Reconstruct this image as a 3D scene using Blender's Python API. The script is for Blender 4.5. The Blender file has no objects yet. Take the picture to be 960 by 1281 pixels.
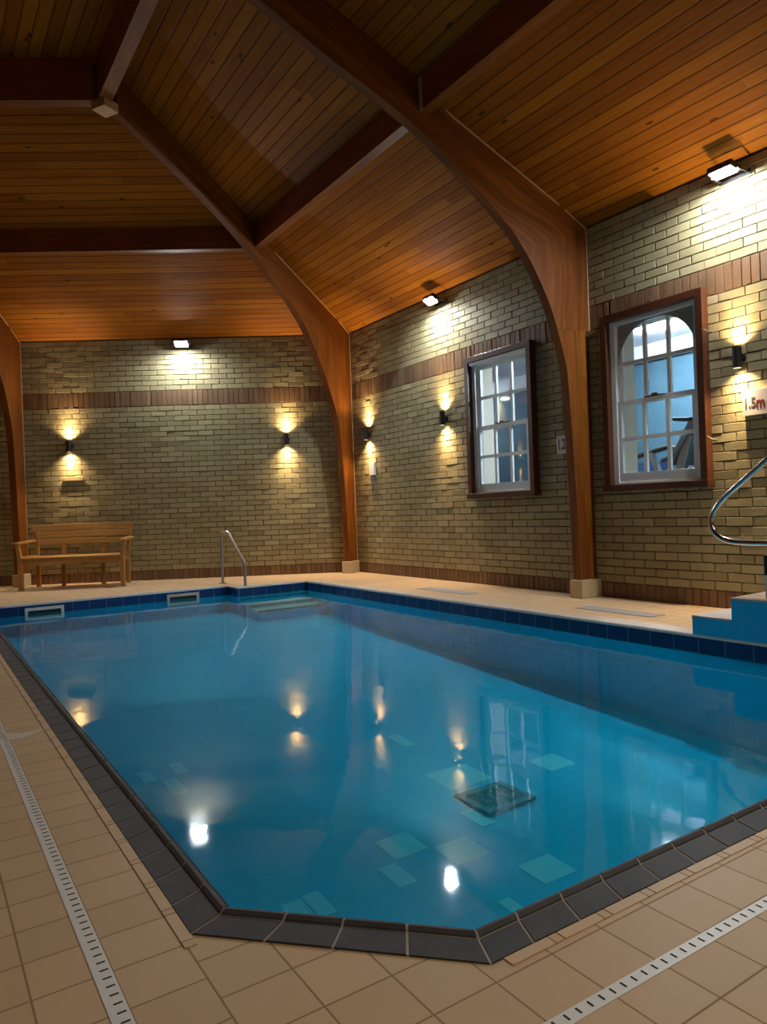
import bpy, math, random
from mathutils import Vector, Matrix
random.seed(7)
SC = bpy.context.scene
COL = SC.collection
R = math.radians

# ------------------------------------------------------------------ helpers
def V(*a):
    return Vector(a[0]) if len(a) == 1 else Vector(a)

class MB:
    """collects faces, then links them as ONE mesh object"""
    def __init__(s):
        s.v = []; s.f = []; s.uv = []; s.mi = []; s.sh = []
        s.o = (random.random() * 7, random.random() * 7)
    def face(s, pts, mi=0, uv=None, sh=0.5):
        b = len(s.v)
        s.v += [Vector(p) for p in pts]
        s.f.append(tuple(range(b, b + len(pts))))
        if uv is None:
            p0, p1, p3 = Vector(pts[0]), Vector(pts[1]), Vector(pts[-1])
            e1 = p1 - p0; l1 = e1.length
            if l1 < 1e-9: e1 = Vector(pts[2]) - p0; l1 = e1.length
            n1 = e1.normalized() if l1 else Vector((1, 0, 0))
            uv = []
            e2 = p3 - p0
            n2 = e2 - n1 * e2.dot(n1)
            n2 = n2.normalized() if n2.length > 1e-9 else Vector((0, 0, 1))
            sw = e2.length > l1
            for p in pts:
                d = Vector(p) - p0
                a, c = d.dot(n1), d.dot(n2)
                uv.append(((c if sw else a) + s.o[0], (a if sw else c) + s.o[1]))
        s.uv.append(uv); s.mi.append(mi); s.sh.append(sh)
    def obox(s, o, ex, ey, ez, mi=0, sh=0.5, skip=()):
        o, ex, ey, ez = V(o), V(ex), V(ey), V(ez)
        if ex.cross(ey).dot(ez) < 0:
            o = o + ex; ex = -ex
        P = lambda i, j, k: o + ex * i + ey * j + ez * k
        F = {'b': (P(0,0,0), P(0,1,0), P(1,1,0), P(1,0,0)), 't': (P(0,0,1), P(1,0,1), P(1,1,1), P(0,1,1)),
             'f': (P(0,0,0), P(1,0,0), P(1,0,1), P(0,0,1)), 'k': (P(0,1,0), P(0,1,1), P(1,1,1), P(1,1,0)),
             'l': (P(0,0,0), P(0,0,1), P(0,1,1), P(0,1,0)), 'r': (P(1,0,0), P(1,1,0), P(1,1,1), P(1,0,1))}
        for k, q in F.items():
            if k not in skip: s.face(q, mi, None, sh)
    def box(s, x0, x1, y0, y1, z0, z1, mi=0, sh=0.5):
        s.obox((x0, y0, z0), (x1 - x0, 0, 0), (0, y1 - y0, 0), (0, 0, z1 - z0), mi, sh)
    def beam(s, p, q, w, h, up=(0, 0, 1), mi=0):
        p, q = V(p), V(q); d = q - p
        side = d.cross(V(up)).normalized(); u = side.cross(d).normalized()
        s.obox(p - side * w / 2 - u * h / 2, d, side * w, u * h, mi)
    def strip(s, A, B, mi=0, flip=False):
        """quads between two point rows, u along the rows"""
        acc = 0
        for i in range(len(A) - 1):
            l = (V(A[i+1]) - V(A[i])).length + (V(B[i+1]) - V(B[i])).length
            l /= 2
            w0 = (V(A[i]) - V(B[i])).length; w1 = (V(A[i+1]) - V(B[i+1])).length
            q = [A[i], A[i+1], B[i+1], B[i]]
            uv = [(acc, 0), (acc + l, 0), (acc + l, w1), (acc, w0)]
            uv = [(a + s.o[0], b + s.o[1]) for a, b in uv]
            if flip: q.reverse(); uv.reverse()
            s.face(q, mi, uv); acc += l
    def tube(s, pts, r, n=12, mi=0, caps=True):
        pts = [V(p) for p in pts]; rings = []
        rr = r if isinstance(r, (list, tuple)) else [r] * len(pts)
        d0 = (pts[1] - pts[0]).normalized()
        a = d0.cross(Vector((0, 0, 1)))
        if a.length < 1e-3: a = d0.cross(Vector((1, 0, 0)))
        a.normalize()
        for i, p in enumerate(pts):
            if i == 0: d = pts[1] - pts[0]
            elif i == len(pts) - 1: d = pts[-1] - pts[-2]
            else: d = (pts[i+1] - p).normalized() + (p - pts[i-1]).normalized()
            d.normalize(); a = (a - d * a.dot(d)).normalized(); b = d.cross(a)
            rings.append([p + (a * math.cos(2*math.pi*k/n) + b * math.sin(2*math.pi*k/n)) * rr[i] for k in range(n)])
        base = len(s.v); acc = 0
        for g in rings: s.v += g
        for i in range(len(rings) - 1):
            l = (pts[i+1] - pts[i]).length
            for k in range(n):
                k2 = (k + 1) % n
                s.f.append((base+i*n+k, base+i*n+k2, base+(i+1)*n+k2, base+(i+1)*n+k))
                w = 2*math.pi*rr[i]/n
                s.uv.append([(acc, k*w), (acc, (k+1)*w), (acc+l, (k+1)*w), (acc+l, k*w)]); s.mi.append(mi); s.sh.append(.5)
            acc += l
        if caps:
            s.face(list(reversed(rings[0])), mi); s.face(rings[-1], mi)
    def disc(s, c, nrm, r, n=20, mi=0, rx=None):
        c, nrm = V(c), V(nrm).normalized()
        a = nrm.cross(Vector((0, 0, 1)))
        if a.length < 1e-3: a = Vector((1, 0, 0))
        a.normalize(); b = nrm.cross(a)
        s.face([c + a * (rx or r) * math.cos(2*math.pi*k/n) + b * r * math.sin(2*math.pi*k/n) for k in range(n)], mi)
    def build(s, name, mats, parent=None, origin=None, smooth=False, bevel=0, local=False, weld=True, structure=False):
        me = bpy.data.meshes.new(name)
        inv = Matrix.Identity(4)
        if parent is not None and not local:
            inv = world(parent).inverted()
        elif origin is not None:
            inv = Matrix.Translation(-V(origin))
        me.from_pydata([inv @ p for p in s.v], [], s.f)
        uvl = me.uv_layers.new(name='UVMap')
        i = 0
        for fuv in s.uv:
            for q in fuv:
                uvl.data[i].uv = q; i += 1
        at = me.attributes.new('shade', 'FLOAT', 'FACE')
        for j, x in enumerate(s.sh): at.data[j].value = x
        if not isinstance(mats, (list, tuple)): mats = [mats]
        for m in mats: me.materials.append(m)
        for j, x in enumerate(s.mi): me.polygons[j].material_index = x
        if smooth:
            for p in me.polygons: p.use_smooth = True
        me.update()
        o = bpy.data.objects.new(name, me); COL.objects.link(o)
        if parent is not None: o.parent = parent
        elif origin is not None: o.location = origin
        if weld or bevel:
            w = o.modifiers.new('weld', 'WELD'); w.merge_threshold = 0.0002
        if bevel:
            b = o.modifiers.new('bevel', 'BEVEL'); b.width = bevel; b.segments = 2; b.limit_method = 'ANGLE'; b.angle_limit = R(40)
        if smooth:
            e = o.modifiers.new('split', 'EDGE_SPLIT'); e.split_angle = R(42)
        if structure: o['kind'] = 'structure'
        return o

def world(o):
    m = Matrix.Translation(o.location) @ Matrix.Rotation(o.rotation_euler.z, 4, 'Z')
    return world(o.parent) @ m if o.parent else m

def tag(o, label, cat, group=None, kind=None):
    o['label'] = label; o['category'] = cat
    if group: o['group'] = group
    if kind: o['kind'] = kind
    return o

def thing(name, label, cat, loc, rz=0, group=None):
    o = bpy.data.objects.new(name, None); COL.objects.link(o)
    o.location = loc; o.rotation_euler = (0, 0, rz); o.empty_display_size = .1
    return tag(o, label, cat, group)

# ------------------------------------------------------------------ materials
class NT:
    def __init__(s, name):
        s.m = bpy.data.materials.new(name); s.m.use_nodes = True
        s.t = s.m.node_tree; s.t.nodes.clear()
        s.out = s.n('ShaderNodeOutputMaterial')
    def n(s, typ, **kw):
        x = s.t.nodes.new(typ)
        for k, v in kw.items(): setattr(x, k, v)
        return x
    def l(s, a, b): s.t.links.new(a, b)
    def val(s, x, sock):
        if hasattr(x, 'links') or isinstance(x, bpy.types.NodeSocket): s.l(x, sock)
        else: sock.default_value = x
    def math(s, op, a, b=None, c=None, clamp=False):
        x = s.n('ShaderNodeMath', operation=op); x.use_clamp = clamp
        s.val(a, x.inputs[0])
        if b is not None: s.val(b, x.inputs[1])
        if c is not None: s.val(c, x.inputs[2])
        return x.outputs[0]
    def mix(s, fac, a, b, mode='MIX'):
        x = s.n('ShaderNodeMix', data_type='RGBA', blend_type=mode)
        s.val(fac, x.inputs[0]); s.val(a, x.inputs[6]); s.val(b, x.inputs[7])
        return x.outputs[2]
    def uv(s):
        return s.n('ShaderNodeUVMap', uv_map='UVMap').outputs[0]
    def obj(s): return s.n('ShaderNodeTexCoord').outputs['Object']
    def sep(s, v):
        x = s.n('ShaderNodeSeparateXYZ'); s.l(v, x.inputs[0]); return x.outputs
    def comb(s, a, b, c=0.0):
        x = s.n('ShaderNodeCombineXYZ')
        for i, q in enumerate((a, b, c)): s.val(q, x.inputs[i])
        return x.outputs[0]
    def noise(s, vec, scale, detail=3, rough=.55, out=0):
        x = s.n('ShaderNodeTexNoise'); s.l(vec, x.inputs['Vector'])
        x.inputs['Scale'].default_value = scale; x.inputs['Detail'].default_value = detail; x.inputs['Roughness'].default_value = rough
        return x.outputs[out]
    def white(s, vec):
        x = s.n('ShaderNodeTexWhiteNoise', noise_dimensions='3D'); s.l(vec, x.inputs['Vector']); return x.outputs[0]
    def ramp(s, fac, stops):
        x = s.n('ShaderNodeValToRGB'); e = x.color_ramp.elements
        while len(e) < len(stops): e.new(.5)
        for i, (p, c) in enumerate(stops):
            e[i].position = p; e[i].color = (*c, 1) if len(c) == 3 else c
        s.l(fac, x.inputs[0]); return x.outputs[0]
    def scale(s, vec, sx, sy, sz=1):
        x = s.n('ShaderNodeVectorMath', operation='MULTIPLY'); s.l(vec, x.inputs[0]); x.inputs[1].default_value = (sx, sy, sz)
        return x.outputs[0]
    def bump(s, h, strength=.3, dist=.01):
        x = s.n('ShaderNodeBump'); x.inputs['Strength'].default_value = strength; x.inputs['Distance'].default_value = dist
        s.l(h, x.inputs['Height']); return x.outputs[0]
    def bsdf(s, col, rough=.5, metal=0, spec=.5, normal=None, coat=0):
        x = s.n('ShaderNodeBsdfPrincipled')
        s.val(col if not isinstance(col, tuple) or len(col) == 4 else (*col, 1), x.inputs['Base Color'])
        s.val(rough, x.inputs['Roughness']); x.inputs['Metallic'].default_value = metal
        x.inputs['Specular IOR Level'].default_value = spec
        if coat: x.inputs['Coat Weight'].default_value = coat; x.inputs['Coat Roughness'].default_value = .2
        if normal is not None: s.l(normal, x.inputs['Normal'])
        s.l(x.outputs[0], s.out.inputs[0]); return s.m

def plain(name, col, rough=.5, metal=0, spec=.5, mott=.12, scale=14):
    t = NT(name); n = t.noise(t.obj(), scale, 4)
    a = tuple(c * (1 - mott) for c in col) + (1,); b = tuple(min(1, c * (1 + mott)) for c in col) + (1,)
    return t.bsdf(t.mix(n, a, b), rough, metal, spec)

def emit(name, col, strength):
    t = NT(name); e = t.n('ShaderNodeEmission'); e.inputs[0].default_value = (*col, 1); e.inputs[1].default_value = strength
    t.l(e.outputs[0], t.out.inputs[0]); return t.m

def wood(name, dark, mid, light, rough=.35, lam=0.0, gs=1.0, spec=.5):
    """timber with grain running along U"""
    t = NT(name); uv = t.uv()
    st = t.scale(uv, 1.2 * gs, 22 * gs)
    wob = t.noise(t.scale(uv, .8, 3), 1.2, 2)
    sp = t.sep(st); g = t.noise(t.comb(sp[0], t.math('ADD', sp[1], t.math('MULTIPLY', wob, 5.0))), 1.0, 5, .6)
    big = t.noise(t.scale(uv, .7, 2.2), 1.3, 3)
    c = t.ramp(t.math('ADD', t.math('MULTIPLY', g, .6), t.math('MULTIPLY', big, .4)), [(.3, dark), (.5, mid), (.7, light)])
    if lam:
        fr = t.math('FRACT', t.math('DIVIDE', t.sep(uv)[1], lam))
        cell = t.math('FLOOR', t.math('DIVIDE', t.sep(uv)[1], lam))
        w = t.white(t.comb(cell, 3.0))
        c = t.mix(t.math('MULTIPLY', w, .35), c, (*dark, 1))
        c = t.mix(t.math('MULTIPLY', t.math('LESS_THAN', fr, .03), .35), c, (*dark, 1))
    return t.bsdf(c, rough, 0, spec, t.bump(g, .08, .004))

def planks(name, dark, mid, light, pw=.111, rough=.42):
    """tongue and groove boards, along U, board width pw across V"""
    t = NT(name); uv = t.uv(); u, v, _ = t.sep(uv)
    r = t.math('DIVIDE', v, pw); cell = t.math('FLOOR', r); fr = t.math('FRACT', r)
    # board ends: staggered lengths
    off = t.math('MULTIPLY', t.white(t.comb(cell, 1.0)), 3.0)
    bl = t.math('FLOOR', t.math('DIVIDE', t.math('ADD', u, off), 2.6))
    rnd = t.white(t.comb(cell, bl, 2.0))
    gv = t.comb(t.math('ADD', t.math('MULTIPLY', u, 1.6), t.math('MULTIPLY', rnd, 30)), t.math('MULTIPLY', v, 38), rnd)
    g = t.noise(gv, 1.0, 5, .6)
    f = t.math('ADD', t.math('ADD', t.math('MULTIPLY', g, .6), .08), t.math('MULTIPLY', rnd, .26))
    c = t.ramp(f, [(.25, dark), (.5, mid), (.75, light)])
    # knots
    vo = t.n('ShaderNodeTexVoronoi'); t.l(t.comb(t.math('MULTIPLY', u, 3.0), t.math('MULTIPLY', v, 7.5)), vo.inputs['Vector']); vo.inputs['Scale'].default_value = 1.0
    kn = t.math('LESS_THAN', vo.outputs['Distance'], .11)
    pick = t.math('GREATER_THAN', t.sep(vo.outputs['Color'])[0], .62)
    c = t.mix(t.math('MULTIPLY', t.math('MULTIPLY', kn, pick), .8), c, (dark[0]*.25, dark[1]*.2, dark[2]*.2, 1))
    ed = t.math('MINIMUM', fr, t.math('SUBTRACT', 1.0, fr))
    gr = t.math('SUBTRACT', 1.0, t.math('MULTIPLY', ed, 9.5, clamp=True))
    gr = t.math('POWER', gr, 1.5)
    c = t.mix(t.math('MULTIPLY', gr, .9), c, (dark[0]*.12, dark[1]*.1, dark[2]*.1, 1))
    h = t.math('SUBTRACT', t.math('MULTIPLY', g, .1), gr)
    return t.bsdf(c, rough, 0, .15, t.bump(h, .5, .008))

def brickm(name, stops, wear=(.3, .25, .16)):
    t = NT(name); a = t.n('ShaderNodeAttribute', attribute_name='shade').outputs['Fac']
    o = t.obj(); n = t.noise(o, 30, 5, .65); big = t.noise(o, .9, 3)
    f = t.math('ADD', t.math('ADD', t.math('MULTIPLY', a, .5), t.math('MULTIPLY', n, .25)), t.math('MULTIPLY', big, .25))
    c = t.ramp(f, stops)
    return t.bsdf(c, .62, 0, .2, t.bump(t.noise(o, 60, 4, .7), .5, .006))

def brick_tex(name, c1, c2, mortar):
    t = NT(name); b = t.n('ShaderNodeTexBrick'); t.l(t.uv(), b.inputs['Vector'])
    b.inputs['Color1'].default_value = (*c1, 1); b.inputs['Color2'].default_value = (*c2, 1); b.inputs['Mortar'].default_value = (*mortar, 1)
    b.inputs['Scale'].default_value = 1; b.inputs['Brick Width'].default_value = .225; b.inputs['Row Height'].default_value = .075
    b.inputs['Mortar Size'].default_value = .005
    return t.bsdf(b.outputs[0], .8, 0, .3, t.bump(t.math('SUBTRACT', 1.0, b.outputs['Fac']), .6, .008))

def tiles(name, c1, c2, grout, tw, th, ox=0, oy=0, gw=.0045, rough=.35, use_uv=True, noise_amt=.3, spec=.5, bumpd=.003):
    t = NT(name); u, v, _ = t.sep(t.uv())
    ru = t.math('DIVIDE', t.math('SUBTRACT', u, ox), tw); rv = t.math('DIVIDE', t.math('SUBTRACT', v, oy), th)
    fu, fv = t.math('FRACT', ru), t.math('FRACT', rv)
    du = t.math('MULTIPLY', t.math('MINIMUM', fu, t.math('SUBTRACT', 1.0, fu)), tw)
    dv = t.math('MULTIPLY', t.math('MINIMUM', fv, t.math('SUBTRACT', 1.0, fv)), th)
    d = t.math('MINIMUM', du, dv)
    g = t.math('SUBTRACT', 1.0, t.math('DIVIDE', d, gw, clamp=True))
    g = t.math('GREATER_THAN', g, .45)
    w = t.white(t.comb(t.math('FLOOR', ru), t.math('FLOOR', rv)))
    n = t.noise(t.obj(), 9, 6, .65); n2 = t.noise(t.obj(), 1.3, 3)
    f = t.math('ADD', t.math('MULTIPLY', w, 1 - noise_amt), t.math('MULTIPLY', n, noise_amt))
    f = t.math('ADD', t.math('MULTIPLY', f, .7), t.math('MULTIPLY', n2, .3))
    c = t.mix(f, (*c1, 1), (*c2, 1))
    c = t.mix(g, c, (*grout, 1))
    rr = t.math('ADD', rough, t.math('MULTIPLY', g, .25))
    h = t.math('ADD', t.math('SUBTRACT', 1.0, g), t.math('MULTIPLY', n, .25))
    return t.bsdf(c, rr, 0, spec, t.bump(h, .5, bumpd))

def glassm(name, tint=(.93, .97, 1)):
    t = NT(name); lw = t.n('ShaderNodeLayerWeight'); lw.inputs[0].default_value = .5
    fr = t.math('ADD', .07, t.math('MULTIPLY', t.math('POWER', lw.outputs['Facing'], 5.0), .9))
    tr = t.n('ShaderNodeBsdfTransparent'); tr.inputs[0].default_value = (*tint, 1)
    gl = t.n('ShaderNodeBsdfGlossy'); gl.inputs['Roughness'].default_value = .02; gl.inputs[0].default_value = (1, 1, 1, 1)
    nz = t.noise(t.obj(), 3.0, 2); t.l(t.bump(nz, .05, .01), gl.inputs['Normal'])
    mx = t.n('ShaderNodeMixShader'); t.l(fr, mx.inputs[0]); t.l(tr.outputs[0], mx.inputs[1]); t.l(gl.outputs[0], mx.inputs[2])
    t.l(mx.outputs[0], t.out.inputs[0]); return t.m

def waterm():
    t = NT('pool water'); o = t.obj()
    n1 = t.noise(t.scale(o, 1, 1, 1), 3.2, 2, .45); n2 = t.noise(o, 11, 2, .5)
    h = t.math('ADD', n1, t.math('MULTIPLY', n2, .06))
    nb = t.bump(h, .2, .011)
    fr = t.n('ShaderNodeFresnel'); fr.inputs[0].default_value = 1.26; t.l(nb, fr.inputs['Normal'])
    tr = t.n('ShaderNodeBsdfTransparent'); tr.inputs[0].default_value = (.5, .97, 1.0, 1)
    gl = t.n('ShaderNodeBsdfGlossy'); gl.inputs['Roughness'].default_value = .035; gl.inputs[0].default_value = (1, 1, 1, 1); t.l(nb, gl.inputs['Normal'])
    df = t.n('ShaderNodeBsdfDiffuse'); df.inputs[0].default_value = (.0, .60, .98, 1)
    m0 = t.n('ShaderNodeMixShader'); m0.inputs[0].default_value = .13; t.l(tr.outputs[0], m0.inputs[1]); t.l(df.outputs[0], m0.inputs[2])
    mx = t.n('ShaderNodeMixShader'); t.l(fr.outputs[0], mx.inputs[0]); t.l(m0.outputs[0], mx.inputs[1]); t.l(gl.outputs[0], mx.inputs[2])
    t.l(mx.outputs[0], t.out.inputs[0]); return t.m

M = {}
M['glulam'] = wood('glulam timber', (.085, .022, .003), (.185, .053, .005), (.32, .115, .010), .55, lam=.045, gs=.9, spec=.25)
M['beam'] = wood('dark roof beam timber', (.12, .028, .008), (.22, .052, .014), (.32, .082, .02), .4, gs=.9)
M['trimwood'] = wood('pale edge batten', (.4, .22, .09), (.52, .32, .15), (.6, .4, .2), .5)
M['ceil'] = planks('ceiling boards', (.175, .048, .002), (.265, .087, .0035), (.36, .14, .007), rough=.65)
M['framewood'] = wood('stained window timber', (.045, .015, .008), (.085, .026, .012), (.13, .042, .017), .38, gs=1.5)
M['teak'] = wood('bench hardwood', (.25, .12, .032), (.39, .2, .053), (.52, .295, .09), .45, gs=1.4)
OLIVE = [(.2, (.225, .188, .096)), (.5, (.325, .278, .152)), (.8, (.425, .37, .21))]
RED = [(.2, (.115, .066, .034)), (.5, (.185, .108, .058)), (.8, (.25, .152, .088))]
M['brick'] = brickm('olive brick', OLIVE)
M['soldier'] = brickm('red soldier brick', RED)
M['mortar'] = plain('dark mortar', (.055, .045, .022), .9, 0, .2, .3, 40)
M['brickwall'] = brick_tex('olive brick wall far', (.19, .155, .075), (.25, .2, .1), (.06, .05, .03))
M['deck'] = tiles('beige quarry tile', (.52, .355, .20), (.65, .46, .275), (.3, .2, .105), .1475, .1345, .45, 1.04 - .1345 * 20, .004, .5, noise_amt=.45, spec=.25)
M['coping'] = tiles('slate coping', (.018, .018, .022), (.11, .107, .117), (.03, .03, .035), 50, 50, -13, -13, .001, .65, noise_amt=.9, spec=.25)
M['grout'] = plain('pale grout', (.38, .34, .28), .8)
M['navy'] = tiles('navy pool tile', (.008, .032, .12), (.013, .048, .165), (.16, .21, .32), .185, .2, 0, -.2, .0035, .12, noise_amt=.3)
M['pool'] = tiles('blue pool tile', (.004, .475, .80), (.006, .525, .86), (.004, .41, .70), .185, .1, 0, 0, .003, .3, noise_amt=.3, bumpd=.0015)
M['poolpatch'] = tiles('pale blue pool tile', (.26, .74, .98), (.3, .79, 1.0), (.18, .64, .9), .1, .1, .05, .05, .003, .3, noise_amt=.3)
M['stairblue'] = tiles('blue step tile', (.015, .46, .84), (.02, .50, .9), (.04, .46, .78), .185, .11, 0, 0, .003, .25, noise_amt=.3)
M['tread'] = plain('cream step tread', (.52, .42, .33), .5)
M['nosing'] = plain('dark step nosing', (.015, .02, .03), .5)
M['uwtread'] = plain('underwater tread tile', (.3, .42, .42), .5)
M['plinth'] = plain('cream stone plinth', (.5, .4, .25), .7, 0, .3, .15, 20)
M['steel'] = plain('polished steel', (.62, .62, .62), .18, 1, .5, .06)
M['dullsteel'] = plain('brushed steel', (.42, .42, .43), .38, 1, .5, .1)
M['black'] = plain('black powder coat', (.012, .011, .011), .5)
M['white'] = plain('white plastic', (.72, .72, .7), .4, 0, .5, .05)
M['slot'] = plain('dark slot', (.02, .02, .02), .8)
M['sash'] = plain('white painted sash', (.78, .83, .84), .35, 0, .5, .05)
M['reveal'] = plain('cream painted reveal', (.62, .58, .47), .6, 0, .4, .05)
M['spandrel'] = plain('grey arch surround', (.26, .27, .26), .6)
M['gymwall'] = plain('pale blue plaster', (.055, .125, .17), .7, 0, .3, .03)
M['gymceil'] = plain('white ceiling plaster', (.85, .88, .92), .8, 0, .3, .03)
M['gymfloor'] = plain('grey gym floor', (.5, .52, .56), .6)
M['glass'] = glassm('window glass')
M['water'] = waterm()
M['flood'] = emit('floodlight lens', (.9, .96, 1.0), 330)
M['warm'] = emit('warm sconce lens', (1, .75, .45), 30)
M['gymlamp'] = emit('gym ceiling lamp', (.85, .93, 1), 260)
M['gymfill'] = emit('dim fill lamp', (.85, .93, 1), 45)
M['navyink'] = plain('navy ink', (.015, .012, .04), .5)
M['redink'] = plain('red ink', (.2, .015, .02), .5)
M['greyink'] = plain('faded grey ink', (.11, .10, .09), .5)
M['red'] = plain('red sign', (.3, .02, .02), .5)
M['grey'] = plain('grey plastic', (.18, .19, .2), .5)
M['drain'] = plain('weathered grate', (.01, .07, .09), .5)
M['drainrim'] = plain('grate frame', (.02, .17, .22), .5, 0, .5, .4, 30)
M['darkblue'] = plain('dark blue plastic', (.02, .05, .12), .45)
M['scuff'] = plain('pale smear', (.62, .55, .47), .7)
M['brass'] = plain('dull brass', (.45, .36, .24), .35, 1)

# ------------------------------------------------------------------ plan of the place (metres; x across, y along the right wall)
H3 = math.sqrt(3) / 2
XR, YC = 5.48, 9.2                       # right wall plane, right-back corner
SIDE = 9.4
dirs = [Vector((0, 1, 0)), Vector((-H3, .5, 0)), Vector((-H3, -.5, 0)), Vector((0, -1, 0)), Vector((H3, -.5, 0)), Vector((H3, .5, 0))]
VX = [Vector((XR, YC - SIDE, 0))]
for d in dirs[:-1]: VX.append(VX[-1] + d * SIDE)
CEN = sum(VX, Vector()) / 6
EAVE, SLOPE, URING, UPUR, RAISE, ZFLAT = 3.53, .395, 3.88, 1.9, .08, 5.16
def inward(d): return Vector((-d.y, d.x, 0))
def cz(u): return EAVE + SLOPE * u + (RAISE if u > UPUR else 0)

def clip(poly, planes):
    for P0, N in planes:
        out = []
        for i in range(len(poly)):
            a, b = poly[i], poly[(i+1) % len(poly)]
            da, db = (a - P0).dot(N), (b - P0).dot(N)
            if da >= 0: out.append(a)
            if (da >= 0) != (db >= 0): out.append(a + (b - a) * (da / (da - db)))
        poly = out
        if len(poly) < 3: return []
    return poly
HEXP = [(VX[i], inward(dirs[i])) for i in range(6)]

# ------------------------------------------------------------------ floor (pool deck)
XL, XO, YN, YF = .47, 4.28, 1.07, 8.82
fl = MB()
def deck(pts, dx=0, dy=0):
    q = clip([Vector((*p, 0)) for p in pts], HEXP)
    if q:
        fl.face(q, 0, [(p.x + dx, p.y + dy) for p in q])
        lo = [p - Vector((0, 0, .12)) for p in q]
        fl.face(list(reversed(lo)), 0, [(0, 0)] * len(q))
        for i in range(len(q)):
            j = (i + 1) % len(q)
            fl.face([q[i], lo[i], lo[j], q[j]])
deck([(-14, -8), (.45, -8), (.45, 16), (-14, 16)], 0, -.073)
deck([(.45, -8), (7, -8), (7, 1.058), (.92, 1.085), (.45, 1.085)])
deck([(.45, 1.085), (.92, 1.085), (XL, 1.545), (.45, 1.545)])
deck([(.45, 1.545), (XL, 1.545), (XL, 16), (.45, 16)])
deck([(XO, 1.0697), (7, 1.058), (7, 8.5), (XO, 8.5)])
deck([(XL, YF), (3.33, YF), (3.33, 16), (XL, 16)])
deck([(3.33, 8.5), (7, 8.5), (7, 16), (3.33, 16)])
floor = fl.build('floor', M['deck'], structure=True, weld=False)

# thin edge course of cut tiles beside the coping
tc = MB()
def course(p, q, side):
    p, q = V(*p, 0), V(*q, 0); d = (q - p); L = d.length; d.normalize(); sd = V(side[0], side[1], 0)
    k = 0; x = 0
    while x < L:
        w = min(.1475, L - x)
        tc.obox(p + d * (x + .002) + Vector((0, 0, -.01)), d * (w - .004), sd * .026, Vector((0, 0, .0125)), 0, random.random())
        x += .1475
course((XL, 1.5), (XL, 8.8), (-1, 0)); course((.95, 1.084), (4.2, 1.07), (0, -1))
tc.build('trim_1', M['deck'], structure=True, weld=False)

# overflow channel beside the far and right pool edges
oc = MB()
for (p, q, sd) in [((XO, YN, 0), (XO, 8.5, 0), (1, 0, 0)), ((3.33, 8.5, 0), (XO, 8.5, 0), (0, 1, 0)), ((XL, YF, 0), (3.33, YF, 0), (0, 1, 0))]:
    p, q, sd = V(p), V(q), V(sd); d = q - p
    oc.obox(p + V(0, 0, -.05), d, sd * .012, V(0, 0, .054), 1)
    oc.obox(p + sd * .012 + V(0, 0, -.02), d, sd * .012, V(0, 0, .023), 2)
    oc.obox(p + sd * .024 + V(0, 0, -.02), d, sd * .075, V(0, 0, .025), 0)
    oc.obox(p + sd * .099 + V(0, 0, -.02), d, sd * .008, V(0, 0, .0225), 2)
    oc.obox(p + sd * .107 + V(0, 0, -.02), d, sd * .07, V(0, 0, .024), 0)
oc.build('trim_2', [M['tread'], M['white'], M['slot']], structure=True, weld=False)

# ------------------------------------------------------------------ pool basin
ZW = -.105
def zf(y): return -.436 - .057 * (6.66 - y)
pb = MB()
def wallq(p, q, n):
    p, q = V(*p, 0), V(*q, 0); L = (q - p).length
    def seg(z0, z1, mi, off=0):
        a, b = p + V(0, 0, z0), q + V(0, 0, z0); c, d = q + V(0, 0, z1), p + V(0, 0, z1)
        pb.face([a, b, c, d], mi, [(0, z0), (L, z0), (L, z1), (0, z1)])
    seg(-.012, 0, 2); seg(-.118, -.012, 1); seg(-.95, -.118, 0)
PI_ = [(.58, YF - .004), (.58, 1.59), (.965, 1.195), (XO - .004, 1.18), (XO - .004, 8.496), (3.326, 8.496), (3.326, YF - .004)]
for i in range(7): wallq(PI_[i], PI_[(i+1) % 7], None)
N = 40
for i in range(N):
    y0, y1 = 1.1 + i * (7.75 / N), 1.1 + (i + 1) * (7.75 / N)
    pb.face([(.55, y0, zf(y0)), (4.3, y0, zf(y0)), (4.3, y1, zf(y1)), (.55, y1, zf(y1))], 0, [(.55, y0), (4.3, y0), (4.3, y1), (.55, y1)])
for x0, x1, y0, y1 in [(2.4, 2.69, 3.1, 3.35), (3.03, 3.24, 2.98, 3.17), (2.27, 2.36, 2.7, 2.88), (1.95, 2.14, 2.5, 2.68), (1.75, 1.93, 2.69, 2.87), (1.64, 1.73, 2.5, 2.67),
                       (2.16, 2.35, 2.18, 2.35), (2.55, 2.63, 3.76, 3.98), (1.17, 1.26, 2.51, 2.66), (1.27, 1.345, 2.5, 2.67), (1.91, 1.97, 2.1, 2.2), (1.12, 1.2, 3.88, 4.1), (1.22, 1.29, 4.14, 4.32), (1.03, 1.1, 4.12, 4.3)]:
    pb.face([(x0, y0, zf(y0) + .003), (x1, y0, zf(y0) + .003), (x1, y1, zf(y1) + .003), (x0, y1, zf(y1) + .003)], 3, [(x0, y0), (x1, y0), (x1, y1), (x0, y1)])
# underwater steps at the far right corner
prev = 8.5
for yn, z in [(8.43, -.133), (8.19, -.198), (7.92, -.236)]:
    pb.box(3.36, XO - .006, yn + .001, prev, -.6, z - .004, 0); pb.box(3.36, XO - .006, yn + .04, prev, z - .004, z, 5); pb.box(3.36, XO - .006, yn, yn + .04, z - .02, z + .001, 4); prev = yn
pb.build('pool_basin', [M['pool'], M['navy'], M['white'], M['poolpatch'], M['nosing'], M['uwtread']], structure=True, weld=False)

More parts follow.
